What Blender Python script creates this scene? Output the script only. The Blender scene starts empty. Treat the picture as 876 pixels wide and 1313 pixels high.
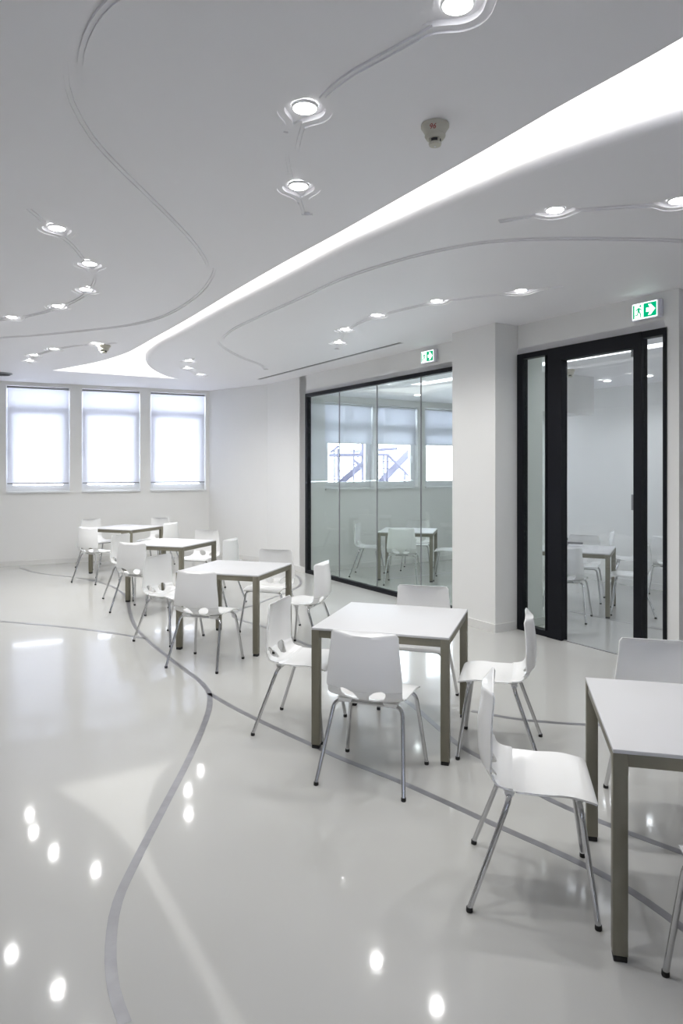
import bpy, bmesh, math, random
from mathutils import Vector, Matrix
from mathutils.geometry import delaunay_2d_cdt
random.seed(4)
sc = bpy.context.scene
col = sc.collection
PI = math.pi

# ------------------------------------------------------------------ camera
F, YH, H, HC = 880.0, 600.0, 1.718, 3.235      # focal px, horizon row, eye height, ceiling height
HB = 2.93                                       # ceiling of the glazed side room
cam = bpy.data.objects.new('camera', bpy.data.cameras.new('camera'))
col.objects.link(cam)
cam.location = (0, 0, H)
cam.rotation_euler = (PI / 2, 0, 0)
cam.data.sensor_fit = 'HORIZONTAL'
cam.data.sensor_width = 24.0
cam.data.lens = 24.0 * F / 876
cam.data.shift_y = -(656.5 - YH) / 876
cam.data.clip_start = 0.05
sc.camera = cam

# ------------------------------------------------------------------ sky and exposure
SKY = 7.0
world = bpy.data.worlds.new('overcast_sky'); sc.world = world
world.use_nodes = True
wn = world.node_tree.nodes; wl = world.node_tree.links
bg = wn['Background']
bg.inputs['Color'].default_value = (0.86, 0.90, 1.0, 1)
bg.inputs['Strength'].default_value = SKY
sc.view_settings.view_transform = 'Standard'
sc.view_settings.look = 'None'
sc.view_settings.gamma = 1
sc.view_settings.use_curve_mapping = False
sc.view_settings.exposure = 0.86
sc.cycles.max_bounces = 10
sc.cycles.diffuse_bounces = 6
sc.cycles.glossy_bounces = 5
sc.cycles.transparent_max_bounces = 16
sc.cycles.sample_clamp_indirect = 6.0
SLOT_L, DISC_L, SPOT_W = 1.8, 10.0, 24.0

# ------------------------------------------------------------------ materials
def mat(name, color, rough=0.5, metal=0.0, var=0.0, scale=20.0, bump=0.0, bscale=200.0, coat=0.0, spec=0.5):
    m = bpy.data.materials.new(name); m.use_nodes = True
    nt = m.node_tree; b = nt.nodes['Principled BSDF']
    b.inputs['Base Color'].default_value = (*color, 1)
    b.inputs['Roughness'].default_value = rough
    b.inputs['Metallic'].default_value = metal
    b.inputs['Coat Weight'].default_value = coat
    b.inputs['Coat Roughness'].default_value = 0.06
    b.inputs['Specular IOR Level'].default_value = spec
    tc = nt.nodes.new('ShaderNodeTexCoord')
    if var > 0:
        n = nt.nodes.new('ShaderNodeTexNoise'); n.inputs['Scale'].default_value = scale
        n.inputs['Detail'].default_value = 4
        r = nt.nodes.new('ShaderNodeMapRange')
        r.inputs['To Min'].default_value = 1 - var; r.inputs['To Max'].default_value = 1 + var
        mx = nt.nodes.new('ShaderNodeMix'); mx.data_type = 'RGBA'; mx.blend_type = 'MULTIPLY'
        mx.inputs['Factor'].default_value = 1
        mx.inputs['A'].default_value = (*color, 1)
        nt.links.new(tc.outputs['Object'], n.inputs['Vector'])
        nt.links.new(n.outputs['Fac'], r.inputs['Value'])
        nt.links.new(r.outputs['Result'], mx.inputs['B'])
        nt.links.new(mx.outputs['Result'], b.inputs['Base Color'])
    if bump > 0:
        n2 = nt.nodes.new('ShaderNodeTexNoise'); n2.inputs['Scale'].default_value = bscale
        n2.inputs['Detail'].default_value = 2
        bp = nt.nodes.new('ShaderNodeBump'); bp.inputs['Strength'].default_value = bump
        bp.inputs['Distance'].default_value = 0.001
        nt.links.new(tc.outputs['Object'], n2.inputs['Vector'])
        nt.links.new(n2.outputs['Fac'], bp.inputs['Height'])
        nt.links.new(bp.outputs['Normal'], b.inputs['Normal'])
        if coat > 0: nt.links.new(bp.outputs['Normal'], b.inputs['Coat Normal'])
    return m

def emit(name, color, strength):
    m = bpy.data.materials.new(name); m.use_nodes = True
    nt = m.node_tree; nt.nodes.clear()
    e = nt.nodes.new('ShaderNodeEmission'); o = nt.nodes.new('ShaderNodeOutputMaterial')
    e.inputs['Color'].default_value = (*color, 1); e.inputs['Strength'].default_value = strength
    nt.links.new(e.outputs[0], o.inputs['Surface'])
    return m

def glass(name, tint):
    m = bpy.data.materials.new(name); m.use_nodes = True
    nt = m.node_tree; nt.nodes.clear()
    t = nt.nodes.new('ShaderNodeBsdfTransparent'); t.inputs['Color'].default_value = (*tint, 1)
    g = nt.nodes.new('ShaderNodeBsdfGlossy'); g.inputs['Roughness'].default_value = 0.0
    g.inputs['Color'].default_value = (0.95, 0.97, 0.97, 1)
    geo = nt.nodes.new('ShaderNodeNewGeometry')
    mx = nt.nodes.new('ShaderNodeMixShader'); o = nt.nodes.new('ShaderNodeOutputMaterial')
    dot = nt.nodes.new('ShaderNodeVectorMath'); dot.operation = 'DOT_PRODUCT'     # Schlick reflectance, alike from both sides
    nt.links.new(geo.outputs['Incoming'], dot.inputs[0]); nt.links.new(geo.outputs['Normal'], dot.inputs[1])
    def mth(op, a, b=0.0, c=0.0):
        n = nt.nodes.new('ShaderNodeMath'); n.operation = op
        for k, x in enumerate((a, b, c)):
            if isinstance(x, float): n.inputs[k].default_value = x
            else: nt.links.new(x, n.inputs[k])
        return n.outputs[0]
    q = mth('ABSOLUTE', dot.outputs['Value']); q = mth('SUBTRACT', 1.0, q); q = mth('POWER', q, 5.0)
    q = mth('MULTIPLY_ADD', q, 0.955, 0.045)
    nt.links.new(q, mx.inputs['Fac'])
    nt.links.new(t.outputs[0], mx.inputs[1]); nt.links.new(g.outputs[0], mx.inputs[2])
    nt.links.new(mx.outputs[0], o.inputs['Surface'])
    return m

def blind_mat(name, trans, color=(0.85, 0.86, 0.9)):
    m = bpy.data.materials.new(name); m.use_nodes = True
    nt = m.node_tree; nt.nodes.clear()
    d = nt.nodes.new('ShaderNodeBsdfDiffuse'); d.inputs['Color'].default_value = (*color, 1)
    t = nt.nodes.new('ShaderNodeBsdfTranslucent'); t.inputs['Color'].default_value = (*color, 1)
    w = nt.nodes.new('ShaderNodeTexWave'); w.inputs['Scale'].default_value = 120
    tc = nt.nodes.new('ShaderNodeTexCoord'); nt.links.new(tc.outputs['Object'], w.inputs['Vector'])
    bp = nt.nodes.new('ShaderNodeBump'); bp.inputs['Strength'].default_value = 0.05
    nt.links.new(w.outputs['Fac'], bp.inputs['Height']); nt.links.new(bp.outputs['Normal'], d.inputs['Normal'])
    mx = nt.nodes.new('ShaderNodeMixShader'); mx.inputs['Fac'].default_value = trans
    o = nt.nodes.new('ShaderNodeOutputMaterial')
    nt.links.new(d.outputs[0], mx.inputs[1]); nt.links.new(t.outputs[0], mx.inputs[2])
    nt.links.new(mx.outputs[0], o.inputs['Surface'])
    return m

M = {}
M['wall'] = mat('wall_paint', (0.83, 0.828, 0.81), 0.6, var=0.012, scale=3, bump=0.08, bscale=90)
M['ceiling'] = mat('ceiling_paint', (0.90, 0.895, 0.92), 0.55, var=0.01, scale=2)
M['floor'] = mat('floor_resin', (0.51, 0.508, 0.488), 0.22, var=0.035, scale=0.9, bump=0.065, bscale=36, coat=0.5, spec=0.06)
M['strip'] = mat('floor_steel', (0.25, 0.25, 0.265), 0.3, 0.3, var=0.25, scale=14, bump=0.15, bscale=60)
M['plastic'] = mat('white_plastic', (0.91, 0.91, 0.905), 0.2, var=0.01, scale=6)
M['laminate'] = mat('white_laminate', (0.66, 0.66, 0.672), 0.42, var=0.01, scale=9, spec=0.25)
M['taupe'] = mat('taupe_metal', (0.235, 0.22, 0.17), 0.42, 0.35, var=0.05, scale=30)
M['chrome'] = mat('chrome', (0.62, 0.62, 0.63), 0.14, 1.0, var=0.03, scale=40)
M['rubber'] = mat('black_rubber', (0.012, 0.012, 0.013), 0.6, var=0.1, scale=60)
M['black'] = mat('black_frame', (0.004, 0.005, 0.009), 0.5, var=0.1, scale=15, spec=0.25)
M['white_frame'] = mat('white_frame', (0.78, 0.79, 0.8), 0.35, var=0.01, scale=12)
M['base'] = mat('baseboard_paint', (0.76, 0.755, 0.735), 0.4, var=0.012, scale=5)
M['grey'] = mat('grey_metal', (0.30, 0.30, 0.31), 0.4, 0.4, var=0.05, scale=25)
M['dark'] = mat('dark_grille', (0.03, 0.03, 0.035), 0.6, var=0.1, scale=40)
M['ivory'] = mat('ivory_plastic', (0.56, 0.54, 0.46), 0.4, var=0.03, scale=25)
M['red'] = mat('red_ink', (0.35, 0.02, 0.02), 0.5, var=0.05, scale=30)
M['steel_out'] = mat('painted_steel', (0.13, 0.125, 0.19), 0.5, 0.0, var=0.06, scale=9)
M['glass'] = glass('clear_glass', (0.91, 0.945, 0.93))
M['door_glass'] = glass('clear_door_glass', (0.97, 0.98, 0.99))
M['win_glass'] = glass('window_glass', (0.97, 0.98, 0.99))
M['blind'] = blind_mat('blind_fabric', 0.36)
M['blind_thick'] = blind_mat('thick_blind_fabric', 0.27)
M['slot'] = emit('cove_diffuser', (1.0, 0.99, 0.955), SLOT_L)
M['slot_room'] = emit('side_room_diffuser', (0.94, 0.97, 1.0), 4.0)
M['disc'] = emit('lamp_lens', (1.0, 0.99, 0.98), DISC_L)
M['sign_white'] = emit('sign_white', (0.9, 1.0, 0.98), 1.15)
M['sign_green'] = emit('sign_green', (0.0, 0.27, 0.12), 1.0)
M['sign_case'] = mat('sign_case', (0.72, 0.72, 0.8), 0.3, var=0.01, scale=12)

# ------------------------------------------------------------------ mesh helpers
def mesh(name, verts, faces, m, smooth=False, sharp=None):
    me = bpy.data.meshes.new(name)
    me.from_pydata([tuple(v) for v in verts], [], faces)
    bm = bmesh.new(); bm.from_mesh(me)
    bmesh.ops.recalc_face_normals(bm, faces=bm.faces)
    bm.to_mesh(me); bm.free()
    if m: me.materials.append(m)
    if smooth:
        me.polygons.foreach_set('use_smooth', [True] * len(me.polygons))
        if sharp: me.set_sharp_from_angle(angle=math.radians(sharp))
    me.update()
    return me

def obj(name, me, parent=None, loc=None, rz=None):
    o = bpy.data.objects.new(name, me); col.objects.link(o)
    if parent is not None: o.parent = parent
    if loc is not None: o.location = loc
    if rz is not None: o.rotation_euler = (0, 0, rz)
    return o

def tag(o, label, cat, group=None):
    o['label'] = label; o['category'] = cat
    if group: o['group'] = group
    return o

def thing(name, label, cat, loc=(0, 0, 0), rz=0.0, group=None):
    o = obj(name, None, None, loc, rz)
    o.empty_display_size = 0.1
    return tag(o, label, cat, group)

def struct(o):
    o['kind'] = 'structure'; return o

class MB:
    """collects simple solids into one mesh"""
    def __init__(s): s.v = []; s.f = []
    def add(s, v, f):
        b = len(s.v); s.v += [Vector(p) for p in v]; s.f += [[i + b for i in q] for q in f]; return s
    def hexa(s, c):       # 8 corners: bottom ring then top ring
        return s.add(c, [[0, 3, 2, 1], [4, 5, 6, 7], [0, 1, 5, 4], [1, 2, 6, 5], [2, 3, 7, 6], [3, 0, 4, 7]])
    def box(s, x0, x1, y0, y1, z0, z1, fr=None):
        c = [(x0, y0, z0), (x1, y0, z0), (x1, y1, z0), (x0, y1, z0), (x0, y0, z1), (x1, y0, z1), (x1, y1, z1), (x0, y1, z1)]
        if fr: c = [fr(*p) for p in c]
        return s.hexa(c)
    def lathe(s, prof, n=24, c=(0, 0, 0), caps=True):
        b = []; f = []
        for r, z in prof:
            for i in range(n):
                a = 2 * PI * i / n
                b.append((c[0] + r * math.cos(a), c[1] + r * math.sin(a), c[2] + z))
        for k in range(len(prof) - 1):
            for i in range(n):
                j = (i + 1) % n
                f.append([k * n + i, k * n + j, (k + 1) * n + j, (k + 1) * n + i])
        if caps: f.append(list(range(n))); f.append([(len(prof) - 1) * n + i for i in range(n)])
        return s.add(b, f)
    def tube(s, pts, r, n=10):
        pts = [Vector(p) for p in pts]; v = []; f = []
        up = None
        for i, p in enumerate(pts):
            t = ((pts[min(i + 1, len(pts) - 1)] - p).normalized() + (p - pts[max(i - 1, 0)]).normalized()).normalized()
            if up is None:
                up = t.cross(Vector((0.31, 0.87, 0.2))).normalized()
            up = (up - t * up.dot(t)).normalized(); w = t.cross(up)
            for k in range(n):
                a = 2 * PI * k / n; v.append(p + up * (r * math.cos(a)) + w * (r * math.sin(a)))
        for i in range(len(pts) - 1):
            for k in range(n):
                l = (k + 1) % n
                f.append([i * n + k, i * n + l, (i + 1) * n + l, (i + 1) * n + k])
        f.append(list(range(n))); f.append([(len(pts) - 1) * n + k for k in range(n)])
        return s.add(v, f)
    def me(s, name, m, smooth=False, sharp=40): return mesh(name, s.v, s.f, m, smooth, sharp)
    def build(s, name, m, parent=None, smooth=False, sharp=40): return obj(name, s.me(name, m, smooth, sharp), parent)

def bevel_box(name, sx, sy, sz, m, bev=0.003, seg=2):
    bm = bmesh.new(); bmesh.ops.create_cube(bm, size=1)
    bmesh.ops.scale(bm, verts=bm.verts, vec=(sx, sy, sz))
    bmesh.ops.bevel(bm, geom=bm.edges[:], offset=bev, segments=seg, affect='EDGES', profile=0.5)
    me = bpy.data.meshes.new(name); bm.to_mesh(me); bm.free(); me.materials.append(m)
    me.polygons.foreach_set('use_smooth', [True] * len(me.polygons)); me.set_sharp_from_angle(angle=math.radians(50))
    return me

def round_path(pts, r, n=6):
    pts = [Vector(p) for p in pts]; out = [pts[0]]
    for a, b, c in zip(pts, pts[1:], pts[2:]):
        d1 = (a - b).normalized(); d2 = (c - b).normalized()
        p1 = b + d1 * r; p2 = b + d2 * r
        for i in range(n + 1):
            t = i / n; out.append(p1 * (1 - t) ** 2 + b * 2 * t * (1 - t) + p2 * t * t)
    out.append(pts[-1]); return out

def catmull(pts, step=0.08):
    P = [Vector(p) for p in pts]
    P = [P[0] * 2 - P[1]] + P + [P[-1] * 2 - P[-2]]
    out = []
    for i in range(1, len(P) - 2):
        p0, p1, p2, p3 = P[i - 1:i + 3]
        n = max(2, min(24, int((p2 - p1).length / step)))
        for k in range(n):
            t = k / n
            out.append(0.5 * ((2 * p1) + (p2 - p0) * t + (2 * p0 - 5 * p1 + 4 * p2 - p3) * t * t + (3 * p1 - p0 - 3 * p2 + p3) * t ** 3))
    out.append(P[-2]); return out

def fl(x, y):            # picture row and column of a floor point -> plan position
    z = F * H / (y - YH); return Vector(((x - 438) * z / F, z))
def ce(x, y, h=HC):      # the same for a ceiling point
    z = F * (h - H) / (YH - y); return Vector(((x - 438) * z / F, z))

def offset(pts, d):
    out = []
    for i, p in enumerate(pts):
        t = (pts[min(i + 1, len(pts) - 1)] - pts[max(i - 1, 0)]).normalized()
        out.append(p + Vector((-t.y, t.x)) * d)
    return out
def strip_poly(pts, w): return offset(pts, w / 2) + offset(pts, -w / 2)[::-1]
def ccw(poly):
    a = sum(p.x * q.y - q.x * p.y for p, q in zip(poly, poly[1:] + poly[:1]))
    return poly if a > 0 else poly[::-1]

# ------------------------------------------------------------------ plan of the room
Q0 = Vector((-0.58, 11.23)); WD = Vector((0.533, -0.846)); ND = Vector((0.846, 0.533))
def W(u, v, z):          # u along the glazed wall towards the camera, v into the side room
    p = Q0 + WD * u + ND * v; return Vector((p.x, p.y, z))
def up(px):              # u where the sight line of a picture column meets the wall
    k = (px - 438) / F; return (0.58 + 11.23 * k) / (0.533 + 0.846 * k)
def vp(px):              # v on the end wall (u = 0) of the side room
    k = (px - 438) / F; return (11.23 * k + 0.58) / (0.846 - 0.533 * k)
UG0, UG1, UD0, UD1, UE = up(392), 3.96, up(664.2), up(855.6), up(871)
UC0, UC1, VC = 3.94, 4.61, -0.322
VB = 3.43
UL = -1.433
C1 = W(UL, 0, 0).xy                   # where the glazed wall turns
C2 = Vector((-2.61, 13.53))           # corner with the window wall
DWL = Vector((-0.905, -0.426)).normalized()
C3 = C2 + DWL * 8.2
NWL = Vector((DWL.y, -DWL.x))         # outwards
if NWL.y < 0: NWL = -NWL
def V(t, d, z):          # t along the window wall from its right corner, d outwards
    p = C2 + DWL * t + NWL * d; return Vector((p.x, p.y, z))
def tp(px):
    k = (px - 438) / F; return (k * C2.y - C2.x) / (DWL.x - k * DWL.y)
RW = W(UE, 4.6, 0).xy

# floor
fm = MB(); fm.add([(-11, -4, 0), (9, -4, 0), (9, 15.2, 0), (-11, 15.2, 0), (-11, -4, -.1), (9, -4, -.1), (9, 15.2, -.1), (-11, 15.2, -.1)],
       [[0, 1, 2, 3], [7, 6, 5, 4], [0, 4, 5, 1], [1, 5, 6, 2], [2, 6, 7, 3], [3, 7, 4, 0]])
floor = struct(fm.build('floor', M['floor']))

STRIPS = [
 [(160.7,1313),(145.6,1267),(142,1212),(150.7,1156.8),(175.8,1101.5),(211,1033.7),(241,976),(261,930.8),(268.7,905.6),(267.7,888),(256,873),(236,858),(216,843),(186,817.8),(173,802.7),(167,786),(162,766),(149,755),(134.8,748.6),(103.7,741.3),(70,737.5),(41,733),(25.7,728)],
 [(-60,793),(0,796.7),(50,801),(100,806),(150.7,812.7),(186,819)],
 [(268,889),(301,908),(351.6,933),(402,956),(440,973.5),(519,1005),(628,1054.5),(732,1101),(805,1140),(876,1190),(940,1240)],
 [(386,745),(384,751),(372,758),(352,765.5),(333,773),(310,781),(299,788),(305,793.5),(321,798.5),(350,808),(400,830),(460,862),(520,898),(560.7,932),(592,958),(620,973),(696,1020.7),(779,1057),(876,1093.6),(960,1120)],
 [(386,745),(381,739),(366,733),(348,729)],
 [(604.7,911.6),(623,915),(648.5,919.8),(679.6,924),(730,928),(771.6,930),(840,931),(920,929)],
]
for s_ in STRIPS:
    pts = catmull([fl(*p) for p in s_], 0.07)
    a = offset(pts, .02); b = offset(pts, -.02)
    n = len(pts); v = []; f = []
    for z in (0.0012, -0.004):
        v += [(p.x, p.y, z) for p in a] + [(p.x, p.y, z) for p in b]
    for i in range(n - 1):
        f.append([i, i + 1, n + i + 1, n + i])
        f.append([i, i + 1, 2 * n + i + 1, 2 * n + i]); f.append([n + i, n + i + 1, 3 * n + i + 1, 3 * n + i])
    o = obj('floor_strip', mesh('floor_strip', v, f, M['strip']), floor)
# straight inlays that run through the side room
for pa, pb in (((500,742),(590,733)), ((722,782),(852,808))):
    a, b = fl(*pa), fl(*pb)
    d = (b - a).normalized(); e = Vector((-d.y, d.x)) * .012
    v = [(*(a + e), .0012), (*(b + e), .0012), (*(b - e), .0012), (*(a - e), .0012), (*(a + e), -.004), (*(b + e), -.004), (*(b - e), -.004), (*(a - e), -.004)]
    obj('floor_strip', MB().hexa(v[4:] + v[:4]).me('floor_strip', M['strip']), floor)

# ------------------------------------------------------------------ ceiling: one sheet with pressed tracks and lamp wells
TRACKS = [
 [(230,-60),(165,-22),(131.6,0),(107.7,30),(94.7,65),(94,100),(101,134.5),(125,178),(155.4,212.6),(190,247),(221,277.7),(251,310),(268,335),(269.7,350.5),(256,373),(231,393),(201,408),(165.7,416.8),(115.5,423),(50,429.5),(0,433),(-60,437)],
 [(960,314),(876,308.7),(804.8,306.8),(741.8,306),(663,307.7),(600,314),(520,331),(440,356.5),(381.7,383),(331.5,405.7),(296,423),(282.8,436),(289,446),(311,458.5),(336.5,468.5),(341.5,474)],
]
CHAINS = {
 'A': ([(700,-70),(650,-25),(587,13),(542,40),(481,74),(432,103),(391,144),(377,180),(375,205),(383,243),(391,262),(394,276)], [(587,13),(391,144),(383,243)]),
 'B': ([(40,268),(73,296),(99,318),(115,341),(118,358),(110,373.5),(97,384),(74,394.5),(45,403),(15,408.5),(-25,412)], [(73,296),(115,341),(110,373.5),(74,394.5),(15,408.5)]),
 'C': ([(36,466),(38,461),(44,456),(69,448.6),(95,443.5),(123,441.5),(149,439.5)], [(38,463.5),(43,456.5),(69,448.6),(123,441.5)]),
 'D': ([(247,459),(242,463.6),(238,468),(241,473),(249,478),(257.5,481)], [(242,463.6),(241,473),(257.5,481)]),
 'E': ([(432,448),(434,440.4),(437,432),(442.6,424),(460,414),(482.7,405.8),(520,396),(560,388),(610,381),(668,375),(722,367)], [(434,440.4),(442.6,424),(482.7,405.8),(560,388),(668,375)]),
 'F': ([(640,284),(712,273),(790,266),(870,261),(950,255)], [(712,273),(870,261)]),
}
NEAR = [(1010,-35),(876,48),(795,94),(707.7,142),(620,193.5),(508.5,256.5),(428,302),(364,336.6),(300,373.5),(251.3,403),(224,418.8),(196.5,434),(178,444.6),(160,453.5),(130,463),(100,469.3),(67,475)]
FAR = [(230,486),(216.6,483.3),(202,477.8),(191,469.6),(189,460.5),(193.8,452),(205.7,443),(222,434.5),(242,424),(269.6,409),(297,394.6),(336.5,375),(382,352),(418.7,333),(460,312.7),(497,297),(554,272),(600,252.5),(640,236),(678.5,220),(737,199),(795.4,179),(876,154),(1010,116)]
near = catmull([ce(*p) for p in NEAR], .15)
far = catmull([ce(*p) for p in FAR], .15)
# soft lower lip along the far side, dying out at the tail
R_ = []
for i in range(len(far)):
    R_.append(0.08 * min(1.0, i / 14.0))
tan = offset(far, -1.0)
sgn = 1
k_ = len(far) // 2
gap = lambda q: min((p - q).length for p in near)
if gap(tan[k_]) < gap(far[k_]) or gap(far[k_] + (tan[k_] - far[k_]).normalized() * .1) < gap(far[k_]): sgn = -1
nrm = [(q - p).normalized() * sgn for p, q in zip(far, tan)]
far_off = [p + n * r * .5 for p, n, r in zip(far, nrm, R_)]
far = [p - n * r * .5 for p, n, r in zip(far, nrm, R_)]
slot_hole = near + far_off
cv, cf, cd = [], [], []
def poly_in(poly, depth):
    poly = ccw(poly); b = len(cv)
    cv.extend(poly); cf.append(list(range(b, b + len(poly)))); cd.append(depth)
poly_in([Vector((-11, -4)), Vector((9, -4)), Vector((9, 15.2)), Vector((-11, 15.2))], 0.0)
poly_in(slot_hole, None)
def track(pts, w1, w2):
    poly_in(strip_poly(pts, w1), .008); poly_in(strip_poly(pts, w2), .018)
for t in TRACKS: track(catmull([ce(*p) for p in t], .1), .072, .036)
LAMPS = []
for k, (path, lamps) in CHAINS.items():
    pts = catmull([ce(*p) for p in path], .06)
    track(pts, .066, .034)
    for i, l in enumerate(lamps):
        c = ce(*l); LAMPS.append((k, i, c))
        j = min(range(len(pts)), key=lambda q: (pts[q] - c).length)
        t = (pts[min(j + 1, len(pts) - 1)] - pts[max(j - 1, 0)]).normalized(); nn = Vector((-t.y, t.x))
        for r, hw, d in ((.118, .033, .008), (.088, .0015, .030)):
            tip = catmull([Vector(q) for q in ((.67 * r, .743 * r), (1.0 * r, .46 * r), (1.3 * r, .23 * r + hw * .3), (1.75 * r, hw))], .03)
            arcp = [Vector((r * math.cos(a), r * math.sin(a))) for a in [PI / 2 - k * math.radians(42) / 8 for k in range(8)]]
            half = arcp + tip                                         # from the crest to the tip
            quad = half + [Vector((q.x, -q.y)) for q in half[::-1]][:-1]
            loop = quad + [Vector((-q.x, -q.y)) for q in half][:-0 or None] + [Vector((-q.x, q.y)) for q in half[::-1]][:-1]
            poly_in([c + t * q.x + nn * q.y for q in loop], d)
# recess for the long air slot
sa, sb = ce(332, 486.5), ce(515, 439.5)
poly_in(strip_poly([sa, sb], .075), .03)
rv, re_, rf, ov, oe, of_ = delaunay_2d_cdt(cv, [], cf, 0, 1e-5, True)
fd = []
for o_ in of_:
    ds = [cd[i] for i in o_ if i < len(cd)]
    fd.append('x' if (None in ds or not ds) else max(ds))
vm = {}; verts = []; faces = []
def vi(i, d):
    if (i, d) not in vm: vm[(i, d)] = len(verts); verts.append((rv[i].x, rv[i].y, HC + d))
    return vm[(i, d)]
edge = {}
for q, d in zip(rf, fd):
    for a, b in zip(q, q[1:] + q[:1]): edge.setdefault((min(a, b), max(a, b)), []).append(d)
    if d == 'x': continue
    faces.append([vi(i, d) for i in q][::-1])
for (a, b), ds in edge.items():
    ds = [d for d in ds if d != 'x']
    if len(ds) == 2 and ds[0] != ds[1]:
        faces.append([vi(a, ds[0]), vi(b, ds[0]), vi(b, ds[1]), vi(a, ds[1])])
me = bpy.data.meshes.new('ceiling'); me.from_pydata(verts, [], faces); me.materials.append(M['ceiling'])
ceiling = struct(obj('ceiling', me))
# side-room ceiling, with its own straight light slot
SU0, SU1, SV0, SV1 = 1.9, 6.15, .66, .88
cm = MB()
for (u0, u1, v0, v1) in ((0, 6.3, .0, SV0), (0, 6.3, SV1, VB), (0, SU0, SV0, SV1), (SU1, 6.3, SV0, SV1)):
    cm.box(u0, u1, v0, v1, HB, HB + .06, W)
struct(cm.build('ceiling', M['ceiling']))

# luminous slot
cove = thing('luminous_ceiling_slot', 'long bright white curved light slot in the ceiling with a forked tail by the windows', 'ceiling light', (0, 0, HC))
DEP = .05
v = []; f = []
n = len(near)
for z in (0, DEP):
    v += [(p.x, p.y, z) for p in near]
for i in range(n - 1): f.append([i, i + 1, n + i + 1, n + i])
b = len(v); m_ = len(far); rows = 7
for k in range(rows):
    a = PI / 2 * k / (rows - 1)
    for p, nn, r in zip(far, nrm, R_):
        q = p + nn * (r * (1 - math.sin(a))); v.append((q.x, q.y, DEP * (1 - math.cos(a))))
for p in far: v.append((p.x, p.y, DEP))
for k in range(rows):
    for i in range(m_ - 1):
        f.append([b + k * m_ + i, b + k * m_ + i + 1, b + (k + 1) * m_ + i + 1, b + (k + 1) * m_ + i])
f.append([n - 1, b, b + rows * m_, 2 * n - 1])
obj('cove_side', mesh('cove_side', v, f, M['ceiling'], True, 50), cove)
pl = ccw(near + far)
r2 = delaunay_2d_cdt(pl, [], [list(range(len(pl)))], 1, 1e-5, True)
obj('light_diffuser', mesh('light_diffuser', [(p.x, p.y, DEP) for p in r2[0]], r2[2], M['slot']), cove)

t = thing('linear_ceiling_light', 'straight bright light slot in the ceiling behind the glass door', 'ceiling light', W(0, 0, HB))
m2 = MB()
for z0 in (.1,): m2.box(SU0, SU1, SV0, SV1, HB + .1, HB + .11, W)
o = m2.build('light_diffuser', M['slot_room'], t); o.matrix_parent_inverse = Matrix.Translation(-W(0, 0, HB))
m2 = MB()
m2.box(SU0, SU1, SV0 - .01, SV0, HB + .061, HB + .115, W); m2.box(SU0, SU1, SV1, SV1 + .01, HB + .061, HB + .115, W)
o = m2.build('slot_side', M['ceiling'], t); o.matrix_parent_inverse = Matrix.Translation(-W(0, 0, HB))

# downlights
ring_me = MB().lathe([(.050, .0265), (.058, .0265), (.058, .017), (.056, .015), (.0502, .015), (.0502, .0265)], 32, caps=False).me('lamp_ring', M['white_frame'], True)
lens_me = MB().lathe([(.0495, .024), (.0495, .016), (.044, .0115), (.030, .0095), (.006, .009)], 32).me('lens', M['disc'], True)
names = {'A': 'near chain overhead at the top', 'B': 'curving chain on the left', 'C': 'far left chain', 'D': 'tiny chain right of the slot tail',
         'E': 'long chain above the glass partition', 'F': 'short chain at the right edge'}
nth = {'A': ['nearest and largest of the', 'middle lamp of the', 'farthest lamp of the'],
       'B': ['nearest, first lamp of the', 'second lamp of the', 'third, rightmost-turning lamp of the', 'fourth lamp of the', 'last lamp at the frame edge of the'],
       'C': ['farthest lamp of the', 'second-farthest lamp of the', 'second lamp of the', 'lamp by the small detector of the'],
       'D': ['nearest lamp of the', 'middle lamp of the', 'farthest, rightmost lamp of the'],
       'E': ['farthest lamp of the', 'second-farthest lamp of the', 'middle lamp of the', 'second-nearest lamp of the', 'nearest, rightmost lamp of the'],
       'F': ['left, whole lamp of the', 'right, cropped lamp of the']}
spot = bpy.data.lights.new('downlight_beam', 'SPOT'); spot.energy = SPOT_W; spot.spot_size = math.radians(150); spot.spot_blend = 1.0
spot.shadow_soft_size = .045; spot.color = (1, .995, .985)
far_spot = spot.copy(); far_spot.energy = SPOT_W * 1.7
room_spot = spot.copy(); room_spot.energy = SPOT_W * .55; room_spot.color = (.9, .95, 1)
def downlight(c, h, label, group, lamp=spot):
    t = thing('downlight', label, 'ceiling light', (c[0], c[1], h), 0, group)
    obj('lamp_ring', ring_me, t); obj('lens', lens_me, t)
    l = bpy.data.objects.new('lamp_light', lamp); col.objects.link(l); l.parent = t; l.location = (0, 0, -.008)
for k, i, c in LAMPS:
    downlight(c, HC, 'round lit downlight, ' + nth[k][i] + ' ' + names[k], 'downlights of the ' + names[k], far_spot if k in 'CD' else spot)
flush_ring = None
for (px, py), lb in (((779, 487.3), 'left of two lit downlights in the side room ceiling'), ((832, 480.7), 'right of two lit downlights in the side room ceiling')):
    c = ce(px, py, HB); downlight(c, HB - .028, lb, 'side room downlights', room_spot)
for q, (u, v) in enumerate(((.9, 1.6), (2.4, 2.65))):
    downlight(W(u, v, 0), HB - .028, ('downlight over the table behind the glass partition', 'side room downlight behind the pillar')[q], 'side room downlights', room_spot)

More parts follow.
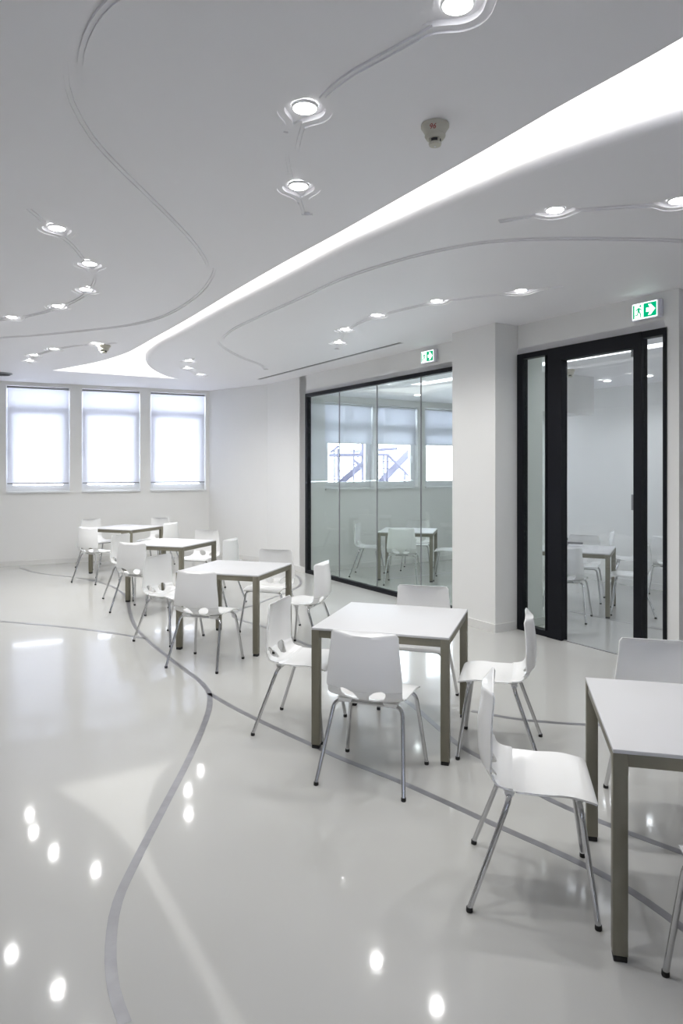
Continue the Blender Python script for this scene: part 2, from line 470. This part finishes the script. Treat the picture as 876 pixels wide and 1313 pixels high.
# ------------------------------------------------------------------ walls
def wall(name, m=None): return struct(m.build(name, M['wall']))
T = .2
m = MB()
m.box(UL, UG0, 0, T, 0, HC + .05, W)
m.box(UG0, UG1, 0, T, HB, HC + .05, W)
m.box(UD0, UD1, 0, T, HB - .005, HC + .05, W)
m.box(UD1, UE, 0, T, 0, HC + .05, W)
m.box(UE - .15, UE, T, 4.6, 0, HC + .05, W)
wall('wall_right', m)
m = MB(); m.box(UC0, UC1, VC, .39, 0, HC + .05, W)
colm = struct(m.build('column', M['wall']))
# angled wall between glazed wall and window wall
d = (C2 - C1).normalized(); nn = Vector((-d.y, d.x)); nn = nn if nn.y > 0 else -nn
def AG(s, dd, z): p = C1 + d * s + nn * dd; return Vector((p.x, p.y, z))
LA = (C2 - C1).length
m = MB(); m.box(0, LA, 0, T, 0, HC + .05, AG)
wall('wall_corner', m)
# side room shell
m = MB(); m.box(0, 6.3, VB, VB + T, 0, HC, W); wall('wall_back', m)
m = MB(); m.box(3.15, 3.86, .45, 2.24, 2.43, HB + .02, W)
struct(m.build('ceiling_bulkhead', M['wall']))

# window wall with openings
def window_wall(name, fr, t0, t1, ztop, ops, th):
    m = MB(); cur = t0
    for a, b, z0, z1 in ops:
        m.box(cur, a, 0, th, 0, ztop, fr); m.box(a, b, 0, th, 0, z0, fr)
        m.box(a, b, 0, th, z1, ztop, fr); cur = b
    m.box(cur, t1, 0, th, 0, ztop, fr)
    return wall(name, m)
Z0, Z1 = 1.30, 3.17
wins = [(tp(264), tp(193)), (tp(180), tp(105)), (tp(89.5), tp(8)), (tp(-6), tp(-6) + (tp(8) - tp(89.5)))]
window_wall('wall_far', V, -.2, 8.4, HC + .05, [(a, b, Z0, Z1) for a, b in wins], .26)
def E(v, d_, z): return W(-d_, v, z)          # end wall of the side room; d outwards
w2 = [(vp(417), vp(479)), (vp(483), vp(536)), (vp(545), vp(545) + vp(536) - vp(483))]
w2[2] = (w2[2][0], min(w2[2][1], VB - .05))
Z2, Z3 = 1.375, 2.82
window_wall('wall_end', E, 0.0, VB + .2, HC, [(a, b, Z2, Z3) for a, b in w2], .22)

def window(k, fr, a, b, z0, z1, d0, transom, split=None):
    w = struct(obj('window_%d' % k, None)); s = .05
    m = MB()
    m.box(a, a + s, d0, d0 + .06, z0, z1, fr); m.box(b - s, b, d0, d0 + .06, z0, z1, fr)
    m.box(a + s, b - s, d0, d0 + .06, z0, z0 + s, fr); m.box(a + s, b - s, d0, d0 + .06, z1 - s, z1, fr)
    m.box(a + s, b - s, d0, d0 + .06, transom - .035, transom + .035, fr)
    m.build('window_frame', M['white_frame'], w)
    m = MB(); q = .055          # opening sash below the transom
    x0, x1, y0, y1 = a + s, b - s, z0 + s, transom - .035
    m.box(x0, x0 + q, d0 - .015, d0 + .045, y0, y1, fr); m.box(x1 - q, x1, d0 - .015, d0 + .045, y0, y1, fr)
    m.box(x0 + q, x1 - q, d0 - .015, d0 + .045, y0, y0 + q, fr); m.box(x0 + q, x1 - q, d0 - .015, d0 + .045, y1 - q, y1, fr)
    sash = m.build('window_sash', M['white_frame'], w)
    m = MB(); m.box(x0 + q, x1 - q, d0 + .012, d0 + .02, y0 + q, y1 - q, fr); m.build('pane', M['win_glass'], w)
    m = MB(); m.box(x0, x1, d0 + .026, d0 + .034, transom + .035, z1 - s, fr); m.build('pane', M['win_glass'], w)
    m = MB(); m.box(a - .0, b + .0, -.035, d0 + .01, z0 - .028, z0 - .001, fr); m.build('window_sill', M['white_frame'], w)
    hx = x1 - q / 2
    m = MB(); m.box(hx - .012, hx + .012, d0 - .03, d0 - .015, (y0 + y1) / 2 - .03, (y0 + y1) / 2 + .03, fr)
    m.box(hx - .01, hx + .01, d0 - .045, d0 - .03, (y0 + y1) / 2 - .1, (y0 + y1) / 2 + .015, fr)
    m.build('window_handle', M['white_frame'], sash)
    return w

def blind(fr, a, b, zt, zb, d0, fabric, label, group):
    ob = fr((a + b) / 2, d0, zb)
    t = thing('roller_blind', label, 'blind', ob, 0, group)
    inv = Matrix.Translation(-ob)
    def put(name, mb, mm, smooth=False):
        o = mb.build(name, mm, t, smooth); o.matrix_parent_inverse = inv; return o
    put('blind_fabric', MB().box(a + .02, b - .02, d0, d0 + .002, zb + .012, zt - .02, fr), fabric)
    put('bottom_bar', MB().box(a + .015, b - .015, d0 - .008, d0 + .01, zb - .008, zb + .012, fr), M['grey'] if fabric is M['blind'] else M['white_frame'])
    put('roller_tube', MB().tube([fr(a + .012, d0 + .012, zt - .025), fr(b - .012, d0 + .012, zt - .025)], .02, 12), M['grey'] if fabric is M['blind'] else M['white_frame'], True)
    put('bracket', MB().box(a + .002, a + .011, d0 - .015, d0 + .035, zt - .05, zt - .001, fr), M['white_frame'])
    put('bracket', MB().box(b - .011, b - .002, d0 - .015, d0 + .035, zt - .05, zt - .001, fr), M['white_frame'])
    put('bead_chain', MB().tube([fr(a + .013, d0 - .012, zt - .03), fr(a + .013, d0 - .012, zb + .3)], .002, 5), M['white_frame'])
lb = ['translucent white roller blind on the rightmost window of the far wall', 'translucent white roller blind on the middle window of the far wall',
      'translucent white roller blind on the leftmost visible window of the far wall', 'translucent white roller blind on the window left of the frame']
for k, (a, b) in enumerate(wins):
    window(k + 1, V, a, b, Z0, Z1, .12, 2.77)
    blind(V, a, b, Z1, 1.44, .05, M['blind'], lb[k], 'roller blinds on the far windows')
lb2 = ['half lowered white blind on the left window behind the glass partition', 'half lowered white blind on the middle window behind the glass partition',
       'half lowered white blind on the window behind glass beside the pillar']
for k, (a, b) in enumerate(w2):
    window(k + 5, E, a, b, Z2, Z3, .10, 2.13 + .3)
    blind(E, a, b, Z3, 2.14, .04, M['blind_thick'], lb2[k], 'half lowered blinds in the side room')

# rest of the shell, out of view; rear windows are added fill light
m = MB()
C4 = Vector((-7.0, -3.2)); C5 = Vector((RW.x, -3.2))
def seg(m, a, b, th=.2):
    dd = (b - a).normalized(); e = Vector((dd.y, -dd.x)) * th
    m.hexa([(*a, 0), (*b, 0), (*(b + e), 0), (*(a + e), 0), (*a, HC + .05), (*b, HC + .05), (*(b + e), HC + .05), (*(a + e), HC + .05)])
seg(m, C4, C3); wall('wall_left', m)
def BK(t, d, z): return Vector((C5.x - t, -3.2 - d, z))
fill_wins = [(2.5, 4.7), (6.3, 8.5)]
window_wall('wall_behind', BK, -.2, C5.x - C4.x + .2, HC + .05, [(a, b, .9, Z1) for a, b in fill_wins], .26)
for k, (a, b) in enumerate(fill_wins):
    window(k + 8, BK, a, b, .9, Z1, .12, 2.77)  # unseen windows, added to brighten surfaces that face the camera
    blind(BK, a, b, Z1, .93, .05, M['blind'], ('translucent white roller blind on added fill window behind the photographer, right of two', 'translucent white roller blind on added fill window behind the photographer, left of two')[k], 'roller blinds on added fill windows behind the photographer')
m = MB(); seg(m, RW, C5); wall('wall_side', m)

# baseboards
def bb(name, fr, a, b, d0=-.012, d1=0, h=.085): 
    m = MB(); m.box(a, b, d0, d1, 0, h, fr); return struct(m.build(name, M['base']))
bb('baseboard_far', V, .03, 8.2)
bb('baseboard_corner', AG, .02, LA - .01)
bb('baseboard_right', W, UL + .01, UG0)
bb('baseboard_right', W, UD1, UE)
m = MB(); m.box(UC0 - .012, UC1 + .012, VC - .012, VC, 0, .085, W); m.box(UC1, UC1 + .012, VC, -.03, 0, .085, W); m.box(UC0 - .012, UC0, VC, 0, 0, .085, W)
struct(m.build('baseboard_column', M['base']))
m = MB(); m.box(UC1, UC1 + .012, .1, .402, 0, .085, W); m.box(UC0, UC1 + .012, .39, .402, 0, .085, W); struct(m.build('baseboard_column', M['base']))
bb('baseboard_back', W, 0, 6.28, VB - .012, VB)
bb('baseboard_end', E, .21, VB - .02)

# ------------------------------------------------------------------ glass partition and glass door
gp = thing('glass_partition', 'long frameless-jointed glass partition with thin black frame left of the pillar', 'glass wall', W(UG0, .03, 0))
inv = Matrix.Translation(-W(UG0, .03, 0))
def put(root, inv, name, mb, mm):
    o = mb.build(name, mm, root); o.matrix_parent_inverse = inv; return o
fw = .055
put(gp, inv, 'frame_post', MB().box(UG0, UG0 + .075, -.01, .06, 0, HB, W), M['black'])
put(gp, inv, 'frame_post', MB().box(UG1 - .05, UG1 - .022, -.01, .06, 0, HB, W), M['black'])
put(gp, inv, 'top_rail', MB().box(UG0 + .075, UG1 - .05, -.01, .06, HB - fw, HB, W), M['black'])
put(gp, inv, 'bottom_rail', MB().box(UG0 + .075, UG1 - .05, -.01, .06, 0, fw, W), M['black'])
js = [UG0 + .075] + [up(q) for q in (433.6, 481.8, 538)] + [UG1 - .05]
for a, b in zip(js, js[1:]):
    put(gp, inv, 'glass_pane', MB().box(a + .002, b - .002, .019, .031, fw, HB - fw, W), M['glass'])
for j in js[1:-1]:
    put(gp, inv, 'joint_seal', MB().box(j - .004, j + .004, .017, .033, fw, HB - fw, W), M['grey'])

dr = struct(obj('door_1', None, None, W(UD0, .03, 0)))
inv = Matrix.Translation(-W(UD0, .03, 0))
ZT = HB - .006
P = [up(q) for q in (664.2, 671, 700, 703.5, 721.5, 814, 824.3, 851, 855.6)]
put(dr, inv, 'door_frame', MB().box(P[0], P[1], -.012, .07, 0, ZT, W).box(P[7], P[8], -.012, .07, 0, ZT, W)
    .box(P[1], P[3], -.012, .07, ZT - .055, ZT, W).box(P[6], P[7], -.012, .07, ZT - .06, ZT, W).box(P[3], P[6], -.02, .07, ZT - .135, ZT, W)
    .box(P[1], P[3], -.012, .07, 0, .06, W), M['black'])
put(dr, inv, 'door_post', MB().box(P[2] - .005, P[2] + .012, -.008, .07, .06, ZT - .055, W).box(P[3], P[4], -.02, .07, 0, ZT - .135, W), M['black'])
put(dr, inv, 'door_post', MB().box(P[5], P[6], -.02, .07, 0, ZT - .135, W), M['black'])
put(dr, inv, 'glass_pane', MB().box(P[1], P[2] - .005, .02, .032, .06, ZT - .055, W), M['glass'])
put(dr, inv, 'door_glass', MB().box(P[4], P[5], .02, .032, .004, ZT - .135, W), M['door_glass'])
put(dr, inv, 'glass_pane', MB().box(P[6], P[7], .02, .032, .004, ZT - .06, W), M['door_glass'])
put(dr, inv, 'floor_rail', MB().box(P[4], P[7], .015, .037, 0, .006, W), M['grey'])
hz = H - 45 * 6.05 / F
put(dr, inv, 'door_handle', MB().box(P[5] - .04, P[5] - .003, .008, .019, hz - .07, hz + .07, W), M['grey'])
put(dr, inv, 'door_closer', MB().box(P[5] - .06, P[5], .032, .09, ZT - .2, ZT - .135, W), M['grey'])

# ------------------------------------------------------------------ chair
prof = [(.243, .443), (.236, .452), (.218, .4575), (.16, .4595), (.08, .455), (0, .448), (-.06, .4435), (-.11, .447), (-.150, .462), (-.178, .490),
        (-.194, .532), (-.200, .59), (-.198, .67), (-.190, .74), (-.182, .80), (-.180, .832)]
pc = catmull([Vector(p) for p in prof], .01)
arc = [0]
for a, b in zip(pc, pc[1:]): arc.append(arc[-1] + (b - a).length)
SL = arc[-1]
def prof_at(s):
    s = max(0, min(SL, s)); i = 0
    lo, hi = 0, len(arc) - 2
    while lo < hi:
        md = (lo + hi + 1) // 2
        if arc[md] <= s: lo = md
        else: hi = md - 1
    t = (s - arc[lo]) / max(1e-9, arc[lo + 1] - arc[lo])
    return pc[lo].lerp(pc[lo + 1], min(1, t))
S_B = arc[min(range(len(pc)), key=lambda i: (pc[i] - Vector((-.178, .490))).length)]     # arc length at the bend
def sm(a, b, x): t = max(0, min(1, (x - a) / (b - a))); return t * t * (3 - 2 * t)
def halfw(s):
    k = s / SL
    return .208 + .006 * sm(.35, .55, k) - .024 * sm(.62, 1.0, k)
def shell_pt(x, s):
    p = prof_at(s); k = s / SL
    e = (x / .2); e2 = e * e
    back = sm(.34, .74, k); seat = 1 - sm(.28, .56, k)
    y = p.x - .006 * back + .052 * e2 * back; z = p.y
    z += .010 * e2 * seat * sm(.02, .2, k) - .004 * e2 * e2 * (1 - sm(.0, .14, k)) + .022 * e2 * sm(.22, .5, k) * (1 - back)
    return Vector((x, y, z))
def shell_mesh():
    pts = []; fcs = []
    out = []
    NS = 46
    rt, rb = .014, .012
    left, right = [], []
    for i in range(NS + 1):
        s = SL * i / NS; w = halfw(s)
        if s > SL - rt: q = rt - (SL - s); w -= rt - math.sqrt(max(0, rt * rt - q * q))
        if s < rb: q = rb - s; w -= rb - math.sqrt(max(0, rb * rb - q * q))
        right.append(Vector((w, s))); left.append(Vector((-w, s)))
    outline = right + left[::-1]
    V_ = list(outline); Fc = [list(range(len(outline)))]
    holes = []
    for sg in (-1, 1):
        h = [(.030, -.040), (.052, -.058), (.084, -.060), (.118, -.030), (.136, .006), (.134, .036), (.112, .044), (.070, .034), (.040, .004)]
        hp = []
        P_ = [Vector(q) for q in h]; n = len(P_)
        for i in range(n):
            p0, p1, p2, p3 = P_[i - 1], P_[i], P_[(i + 1) % n], P_[(i + 2) % n]
            for t in ((0, .5) if i in (1, 3, 4, 5, 6) else (0,)):
                q = 0.5 * ((2 * p1) + (p2 - p0) * t + (2 * p0 - 5 * p1 + 4 * p2 - p3) * t * t + (3 * p1 - p0 - 3 * p2 + p3) * t ** 3)
                hp.append(Vector((q.x * sg * .94, S_B + .004 + q.y * .95)))
        hp = ccw(hp); b = len(V_); V_ += hp; Fc.append(list(range(b, b + len(hp)))); holes.append(hp)
    for i in range(1, NS):
        s = SL * i / NS; w = halfw(s) - .012
        if s > SL - .02: w -= .012
        for j in range(17):
            x = -w + 2 * w * j / 16
            ok = True
            for hp in holes:
                if min((Vector((x, s)) - q).length for q in hp) < .005: ok = False
            if ok: V_.append(Vector((x, s)))
    rv, re, rf, _, _, of = delaunay_2d_cdt(V_, [], Fc, 0, 1e-6, True)
    keep = [f for f, o in zip(rf, of) if 0 in o and 1 not in o and 2 not in o]
    used = sorted({i for f in keep for i in f}); mp = {i: k for k, i in enumerate(used)}
    keep = [[mp[i] for i in f] for f in keep]
    top = []; bot = []
    th = .0075
    for i in used:
        x, s = rv[i].x, rv[i].y
        p = shell_pt(x, s)
        du = shell_pt(x + .002, s) - shell_pt(x - .002, s)
        s0, s1 = max(0, s - .006), min(SL, s + .006)
        dv = shell_pt(x, s1) - shell_pt(x, s0)
        nrm_ = du.cross(dv).normalized()
        if nrm_.z < 0 and s < SL * .4: nrm_ = -nrm_
        if nrm_.y < 0 and s > SL * .6: nrm_ = -nrm_
        top.append(p); bot.append(p - nrm_ * th)
    nv = len(top); fcs = [f for f in keep] + [[i + nv for i in f[::-1]] for f in keep]
    ec = {}
    for f in keep:
        for a, b in zip(f, f[1:] + f[:1]): ec.setdefault((min(a, b), max(a, b)), []).append((a, b))
    for k, l in ec.items():
        if len(l) == 1:
            a, b = l[0]; fcs.append([b, a, a + nv, b + nv])
    return mesh('chair_shell', top + bot, fcs, M['plastic'], True, 45)
shell_me = shell_mesh()
YR, YF, ZX = -.085, .178, .4275
def leg_me(sx, y0, y1):
    path = round_path([(0, y0, ZX), (sx * .196, y0, ZX), (sx * .246, y1, .012)], .05, 8)
    return MB().tube(path, .0112, 14).me('leg', M['chrome'], True, 50)
LEGS = [(leg_me(sx, y0, y1), (sx * .246, y1, 0)) for sx in (-1, 1) for y0, y1 in ((YR, -.236), (YF, .236))]
cap_me = MB().lathe([(.0125, 0), (.0135, .004), (.0128, .018), (.0113, .019)], 14).me('foot_cap', M['rubber'], True)
mount_me = {}
for sx in (-1, 1):
    m = MB(); m.hexa([(sx * .10, -.014, -.003), (sx * .165, -.014, -.003), (sx * .165, .014, -.003), (sx * .10, .014, -.003),
                      (sx * .09, -.02, .018), (sx * .175, -.02, .018), (sx * .175, .02, .018), (sx * .09, .02, .018)])
    mount_me[sx] = m.me('seat_mount', M['plastic'])
def chair(x, y, fx, fy, label, group):
    t = thing('stacking_chair', label, 'chair', (x, y, 0), math.atan2(fy, fx) - PI / 2, group)
    obj('chair_shell', shell_me, t)
    for lm, fp in LEGS:
        l = obj('leg', lm, t); obj('foot_cap', cap_me, l, fp)
    for sx in (-1, 1):
        for yy, zz in ((YR, .4285), (YF, .4345)):
            obj('seat_mount', mount_me[sx], t, (0, yy, zz - .002))
    return t

# ------------------------------------------------------------------ table
TS, TH = .844, .74
top_me = bevel_box('tabletop', TS, TS, .014, M['laminate'], .002)
tleg_me = bevel_box('leg', .05, .05, TH - .014 - .022, M['taupe'], .003)
tfoot_me = bevel_box('leg_foot', .046, .046, .022, M['rubber'], .003)
apron_me = bevel_box('apron', TS - .1, .024, .046, M['taupe'], .002)
def table(x, y, a, label):
    t = thing('square_table', label, 'table', (x, y, 0), a, 'square white tables')
    obj('tabletop', top_me, t, (0, 0, TH - .007))
    for sx in (-1, 1):
        for sy in (-1, 1):
            l = obj('leg', tleg_me, t, (sx * (TS / 2 - .025), sy * (TS / 2 - .025), .022 + (TH - .036) / 2))
            obj('leg_foot', tfoot_me, l, (0, 0, -(TH - .036) / 2 - .011))
    for k in range(4):
        r = k * PI / 2; dd = TS / 2 - .018
        obj('apron', apron_me, t, (dd * math.sin(r), -dd * math.cos(r), TH - .014 - .023), r)
    return t
table(1.453, 2.70, -.234, 'white topped taupe legged table nearest the camera, cut by the right frame edge')
table(.345, 4.48, -.309, 'white topped taupe legged table in front of the pillar, whole in view')
table(-1.04, 6.77, -.304, 'white topped taupe legged table in front of the black partition post, middle of the row')
table(-2.235, 9.05, -.339, 'white topped taupe legged table second from the far windows')
table(-3.57, 11.4, -.379, 'white topped taupe legged table farthest away, under the blinds')
table(1.05, 10.8, -.22, 'white topped table seen through the long glass partition')
table(2.86, 8.37, -.455, 'white topped table seen through the glass door')

g1, g2, g3, g4, g5, g6, g7 = ('chairs around the nearest table', 'chairs around the table before the pillar', 'chairs around the middle table', 'chairs around the second table from the windows',
    'chairs around the farthest table', 'chairs behind the glass partition', 'chairs behind the glass door')
CH = [
 (.781, 2.846, .975, -.223, 'white chair in right foreground, seen side on, facing right to the nearest table', g1),
 (1.605, 3.40, -.232, -.973, 'white chair behind the nearest table, only its backrest above the tabletop', g1),
 (1.281, 2.035, .232, .973, 'white chair at bottom right corner, only a leg and seat edge in frame', g1),
 (.178, 3.848, .368, .93, 'white chair seen from behind, pushed to the table before the pillar', g2),
 (.979, 4.217, -.962, .273, 'white chair right of the table before the pillar, facing left', g2),
 (-.272, 4.574, .956, -.293, 'white chair left of the table before the pillar, diamond cutout showing', g2),
 (.569, 5.03, -.3, -.955, 'white chair on far side of the table before the pillar, backrest showing', g2),
 (-1.197, 6.036, .327, .945, 'white chair seen from behind at near side of the middle table', g3),
 (-1.735, 6.909, .885, -.466, 'white chair left of the middle table, facing right', g3),
 (-.76, 7.33, -.299, -.954, 'white chair on far side of the middle table, seat under the tabletop', g3),
 (-.324, 6.50, -.94, .337, 'white chair right of the middle table, below the black partition post', g3),
 (-2.432, 8.272, .333, .943, 'white chair seen from behind at second table from the windows', g4),
 (-2.82, 9.15, .943, -.333, 'white chair left of second table from the windows, partly hidden', g4),
 (-1.98, 9.70, -.333, -.943, 'white chair behind second table from the windows, facing the camera', g4),
 (-1.53, 8.64, -.943, .333, 'white chair right of second table from the windows, pale against wall', g4),
 (-3.72, 10.39, .46, .888, 'white chair seen from behind, leftmost at the farthest table', g5),
 (-4.25, 11.9, .82, -.57, 'white chair on left side of the farthest table, mostly behind another chair', g5),
 (-3.29, 12.1, -.371, -.929, 'white chair behind the farthest table, facing the camera near the wall', g5),
 (-2.90, 11.15, -.929, .371, 'white chair right of the farthest table, back turned to the corner', g5),
 (.91, 10.2, .22, .975, 'white chair behind the glass partition, seen from behind', g6),
 (.41, 10.98, .975, -.22, 'white chair behind the glass partition, leftmost, facing right', g6),
 (1.28, 11.61, -.22, -.975, 'white chair behind the glass partition, on the far side of the table', g6),
 (1.68, 10.58, -.975, .22, 'white chair behind the glass partition, half hidden by the pillar', g6),
 (2.57, 7.85, .456, .89, 'white chair behind the glass door, seen from behind beside the black post', g7),
 (3.447, 8.13, -.93, .36, 'white chair behind the glass door, facing left, crossing the thin black post', g7),
 (3.15, 8.97, -.44, -.9, 'white chair behind the glass door, beyond the table, facing the camera', g7),
 (3.95, 9.55, .935, -.355, 'white chair near the side room back wall, backrest edge on', g7),
 (4.30, 9.02, .45, .89, 'white chair at far right behind the narrow right pane', g7),
]
for c in CH: chair(*c)

# box with grey bar on the side-room table
t = thing('projector', 'small white box with a grey bar on the table behind the glass door', 'projector', (2.78, 8.62, TH), -.455)
obj('case', bevel_box('case', .22, .16, .075, M['plastic'], .008, 3), t, (-.05, 0, .0415))
MB().box(.06, .24, -.02, .02, .03, .055).build('bar', M['grey'], t)
MB().lathe([(.022, 0), (.022, .02), (.016, .022)], 16, (.04, -.0, .079)).build('lens_cap', M['dark'], t, True)

# ------------------------------------------------------------------ exit signs
def flat(name, polys, mm, root, y=0.0, th=.0012):
    m = MB()
    for poly in polys:
        n = len(poly); m.add([(x, y, z) for x, z in poly] + [(x, y - th, z) for x, z in poly],
            [list(range(n)), list(range(n, 2 * n))[::-1]] + [[i, (i + 1) % n, n + (i + 1) % n, n + i] for i in range(n)])
    return m.build(name, mm, root)
def exit_sign(u, z, label):
    t = thing('exit_sign', label, 'sign', W(u, -.001, z), math.atan2(WD.y, WD.x), 'green exit signs')
    w, h = .285, .16
    obj('case', bevel_box('case', w, .055, h, M['sign_case'], .018, 4), t, (0, -.0285, 0))
    y = -.0565
    flat('panel', [[(-.125, -.07), (.115, -.07), (.115, .07), (-.125, .07)]], M['sign_white'], t, y)
    y -= .0014
    flat('green_field', [[(-.015, -.06), (.108, -.06), (.108, .06), (-.015, .06)]], M['sign_green'], t, y)
    flat('green_door', [[(-.119, -.06), (-.103, -.06), (-.103, .06), (-.119, .06)]], M['sign_green'], t, y)
    flat('arrow', [[(.012, -.018), (.047, -.018), (.030, -.046), (.056, -.046), (.098, 0), (.056, .046), (.030, .046), (.047, .018), (.012, .018)]], M['sign_white'], t, y - .0014)
    cx = -.062
    head = [(cx + .017 + .010 * math.cos(a * PI / 5), .045 + .010 * math.sin(a * PI / 5)) for a in range(10)]
    body = [(cx - .008, .030), (cx + .010, .032), (cx + .010, -.004), (cx - .010, -.006)]
    arm1 = [(cx + .004, .030), (cx + .032, .012), (cx + .028, .005), (cx + .002, .020)]
    arm2 = [(cx - .008, .030), (cx - .030, .012), (cx - .026, .004), (cx - .004, .020)]
    leg1 = [(cx - .002, -.004), (cx + .011, -.004), (cx + .026, -.030), (cx + .020, -.056), (cx + .012, -.056), (cx + .015, -.030)]
    leg2 = [(cx - .011, -.004), (cx + .001, -.006), (cx - .010, -.034), (cx - .038, -.036), (cx - .038, -.028), (cx - .016, -.025)]
    flat('running_figure', [head, body, arm1, arm2, leg1, leg2], M['sign_green'], t, y)
exit_sign(6.155, 3.095, 'lit green exit sign with running figure and right arrow, above the glass door')
exit_sign(3.18, 3.10, 'smaller looking lit green exit sign above the glass partition, left of pillar')

# ------------------------------------------------------------------ smoke detectors, air slot, speaker
def detector(c, h, label, s=1.0, text=None):
    t = thing('smoke_detector', label, 'smoke detector', (c[0], c[1], h), 0, None)
    MB().lathe([(.060 * s, 0), (.062 * s, -.004), (.062 * s, -.012), (.058 * s, -.018), (.056 * s, -.020), (.044 * s, -.042), (.043 * s, -.046)], 36).build('base', M['ivory'], t, True, 30)
    MB().lathe([(.046 * s, -.0465), (.046 * s, -.052), (.038 * s, -.064), (.028 * s, -.066)], 36).build('rim', M['ivory'], t, True, 30)
    MB().lathe([(.026 * s, -.0665), (.025 * s, -.080)], 24).build('chamber_gap', M['dark'], t, True, 30)
    m = MB()
    for k in range(4):
        a = k * PI / 2 + .5
        m.tube([(.027 * s * math.cos(a), .027 * s * math.sin(a), -.0665), (.024 * s * math.cos(a), .024 * s * math.sin(a), -.081)], .006 * s, 6)
    m.build('chamber_leg', M['ivory'], t)
    MB().lathe([(.027 * s, -.0805), (.028 * s, -.084), (.026 * s, -.092), (.018 * s, -.094)], 24).build('sensor_cap', M['ivory'], t, True, 30)
    MB().lathe([(.0005, -.094), (.004 * s, -.095), (.004 * s, -.098)], 10).build('indicator', M['white_frame'], t, True)
    if text:
        cu = bpy.data.curves.new('marking', 'FONT'); cu.body = text; cu.size = .030; cu.align_x = 'CENTER'; cu.align_y = 'CENTER'; cu.extrude = .0004; cu.shear = .25
        o = bpy.data.objects.new('marking', cu); col.objects.link(o)
        me = bpy.data.meshes.new_from_object(o); bpy.data.objects.remove(o); me.materials.clear(); me.materials.append(M['red'])
        # wrap the two digits on the flared flank, on the side that faces the room
        ang = math.atan2(-c[1], -c[0]) - .22
        for vv in me.vertices:
            x, y, zz = vv.co
            zc = -.031 + y * .88
            r = .0585 - (-.018 - zc) * .52 + .0008 + zz
            a = ang + x / .052
            vv.co = (r * math.cos(a), r * math.sin(a), zc)
        obj('marking', me, t)
    return t
detector(ce(558, 160), HC, 'ivory smoke detector with red number 96, beside the large light slot', 1.0, '96')
detector(ce(133, 443), HC, 'small distant grey smoke detector beside the left chain lamp', 1.35)
detector(ce(731, 474, HB), HB, 'smoke detector on the side room ceiling behind the glass door', 1.0)
ss = thing('air_slot', 'long thin grey air slot in the ceiling in front of the glass partition', 'air vent', ((sa.x + sb.x) / 2, (sa.y + sb.y) / 2, HC), math.atan2((sb - sa).y, (sb - sa).x))
Ls = (sb - sa).length / 2
MB().box(-Ls, Ls, -.034, .034, .022, .028).build('backing', M['grey'], ss)
MB().box(-Ls, Ls, -.037, -.030, .002, .022).box(-Ls, Ls, .030, .037, .002, .022).build('edge_trim', M['white_frame'], ss)
for y in (-.011, .011): MB().box(-Ls, Ls, y - .005, y + .005, .004, .021).build('vane', M['grey'], ss)
sp = ce(1, 478.5)
t = thing('ceiling_speaker', 'flat dark round ceiling fitting at the left frame edge above the windows', 'ceiling fitting', (sp.x, sp.y, HC))
MB().lathe([(.17, 0), (.17, -.012), (.15, -.02)], 32).build('rim', M['grey'], t, True)
MB().lathe([(.145, -.0202), (.13, -.03), (.05, -.034)], 32).build('grille', M['dark'], t, True)

# ------------------------------------------------------------------ steel stair outside the side-room windows
US = -1.6
def X(px, py, du=0.0):
    k = (px - 438) / F; u = US - du
    base = Q0 + WD * u
    v = (k * base.y - base.x) / (ND.x - k * ND.y)
    p = base + ND * v; return Vector((p.x, p.y, H + (YH - py) * p.y / F))
st = thing('outdoor_staircase', 'grey steel outdoor staircase with handrails seen through the side room windows', 'staircase', W(US, 1.0, 0))
inv = Matrix.Translation(-W(US, 1.0, 0))
def bar(name, a, b, r, du=0.0, n=8): return put(st, inv, name, MB().tube([X(*a, du), X(*b, du)], r, n), M['steel_out'])
bar('handrail', (422, 584), (473, 583), .035); bar('handrail', (473, 583), (497, 583), .03); bar('handrail', (497, 583), (530, 616), .03)
bar('handrail', (424, 580), (434, 572), .025); bar('handrail', (453, 589), (474, 606), .028); bar('handrail', (458, 586), (476, 570), .03)
for x_ in (429, 433.5, 453.8): bar('post', (x_, 640), (x_, 575), .02)
bar('post', (466, 660), (466, 560), .05); bar('post', (470, 660), (470, 560), .03)
bar('post', (497, 650), (497, 583), .025); bar('post', (492, 650), (492, 583), .02); bar('post', (519, 640), (519, 606), .022)
def slab(name, a, b, h, th, du=0.0):
    p, q = X(*a, du), X(*b, du); e = (WD * th).to_3d()
    z = Vector((0, 0, h))
    return put(st, inv, name, MB().hexa([p, q, q - e, p - e, p + z, q + z, q - e + z, p - e + z]), M['steel_out'])
slab('stringer', (474, 640), (535, 576), .2, .02, .1); slab('stringer', (430, 630), (470, 596), .16, .02, .7)
slab('landing', (474, 580), (510, 577), .06, .8, .3); slab('landing', (430, 622), (475, 622), .05, .8, .3)
for i in range(6):
    a = (478 + i * 8.5, 630 - i * 9.5); slab('tread', a, (a[0] + 9, a[1]), .025, .75, .13)
for i in range(3):
    a = (446 + i * 8, 612 - i * 8); slab('tread', a, (a[0] + 9, a[1]), .025, .6, .75)
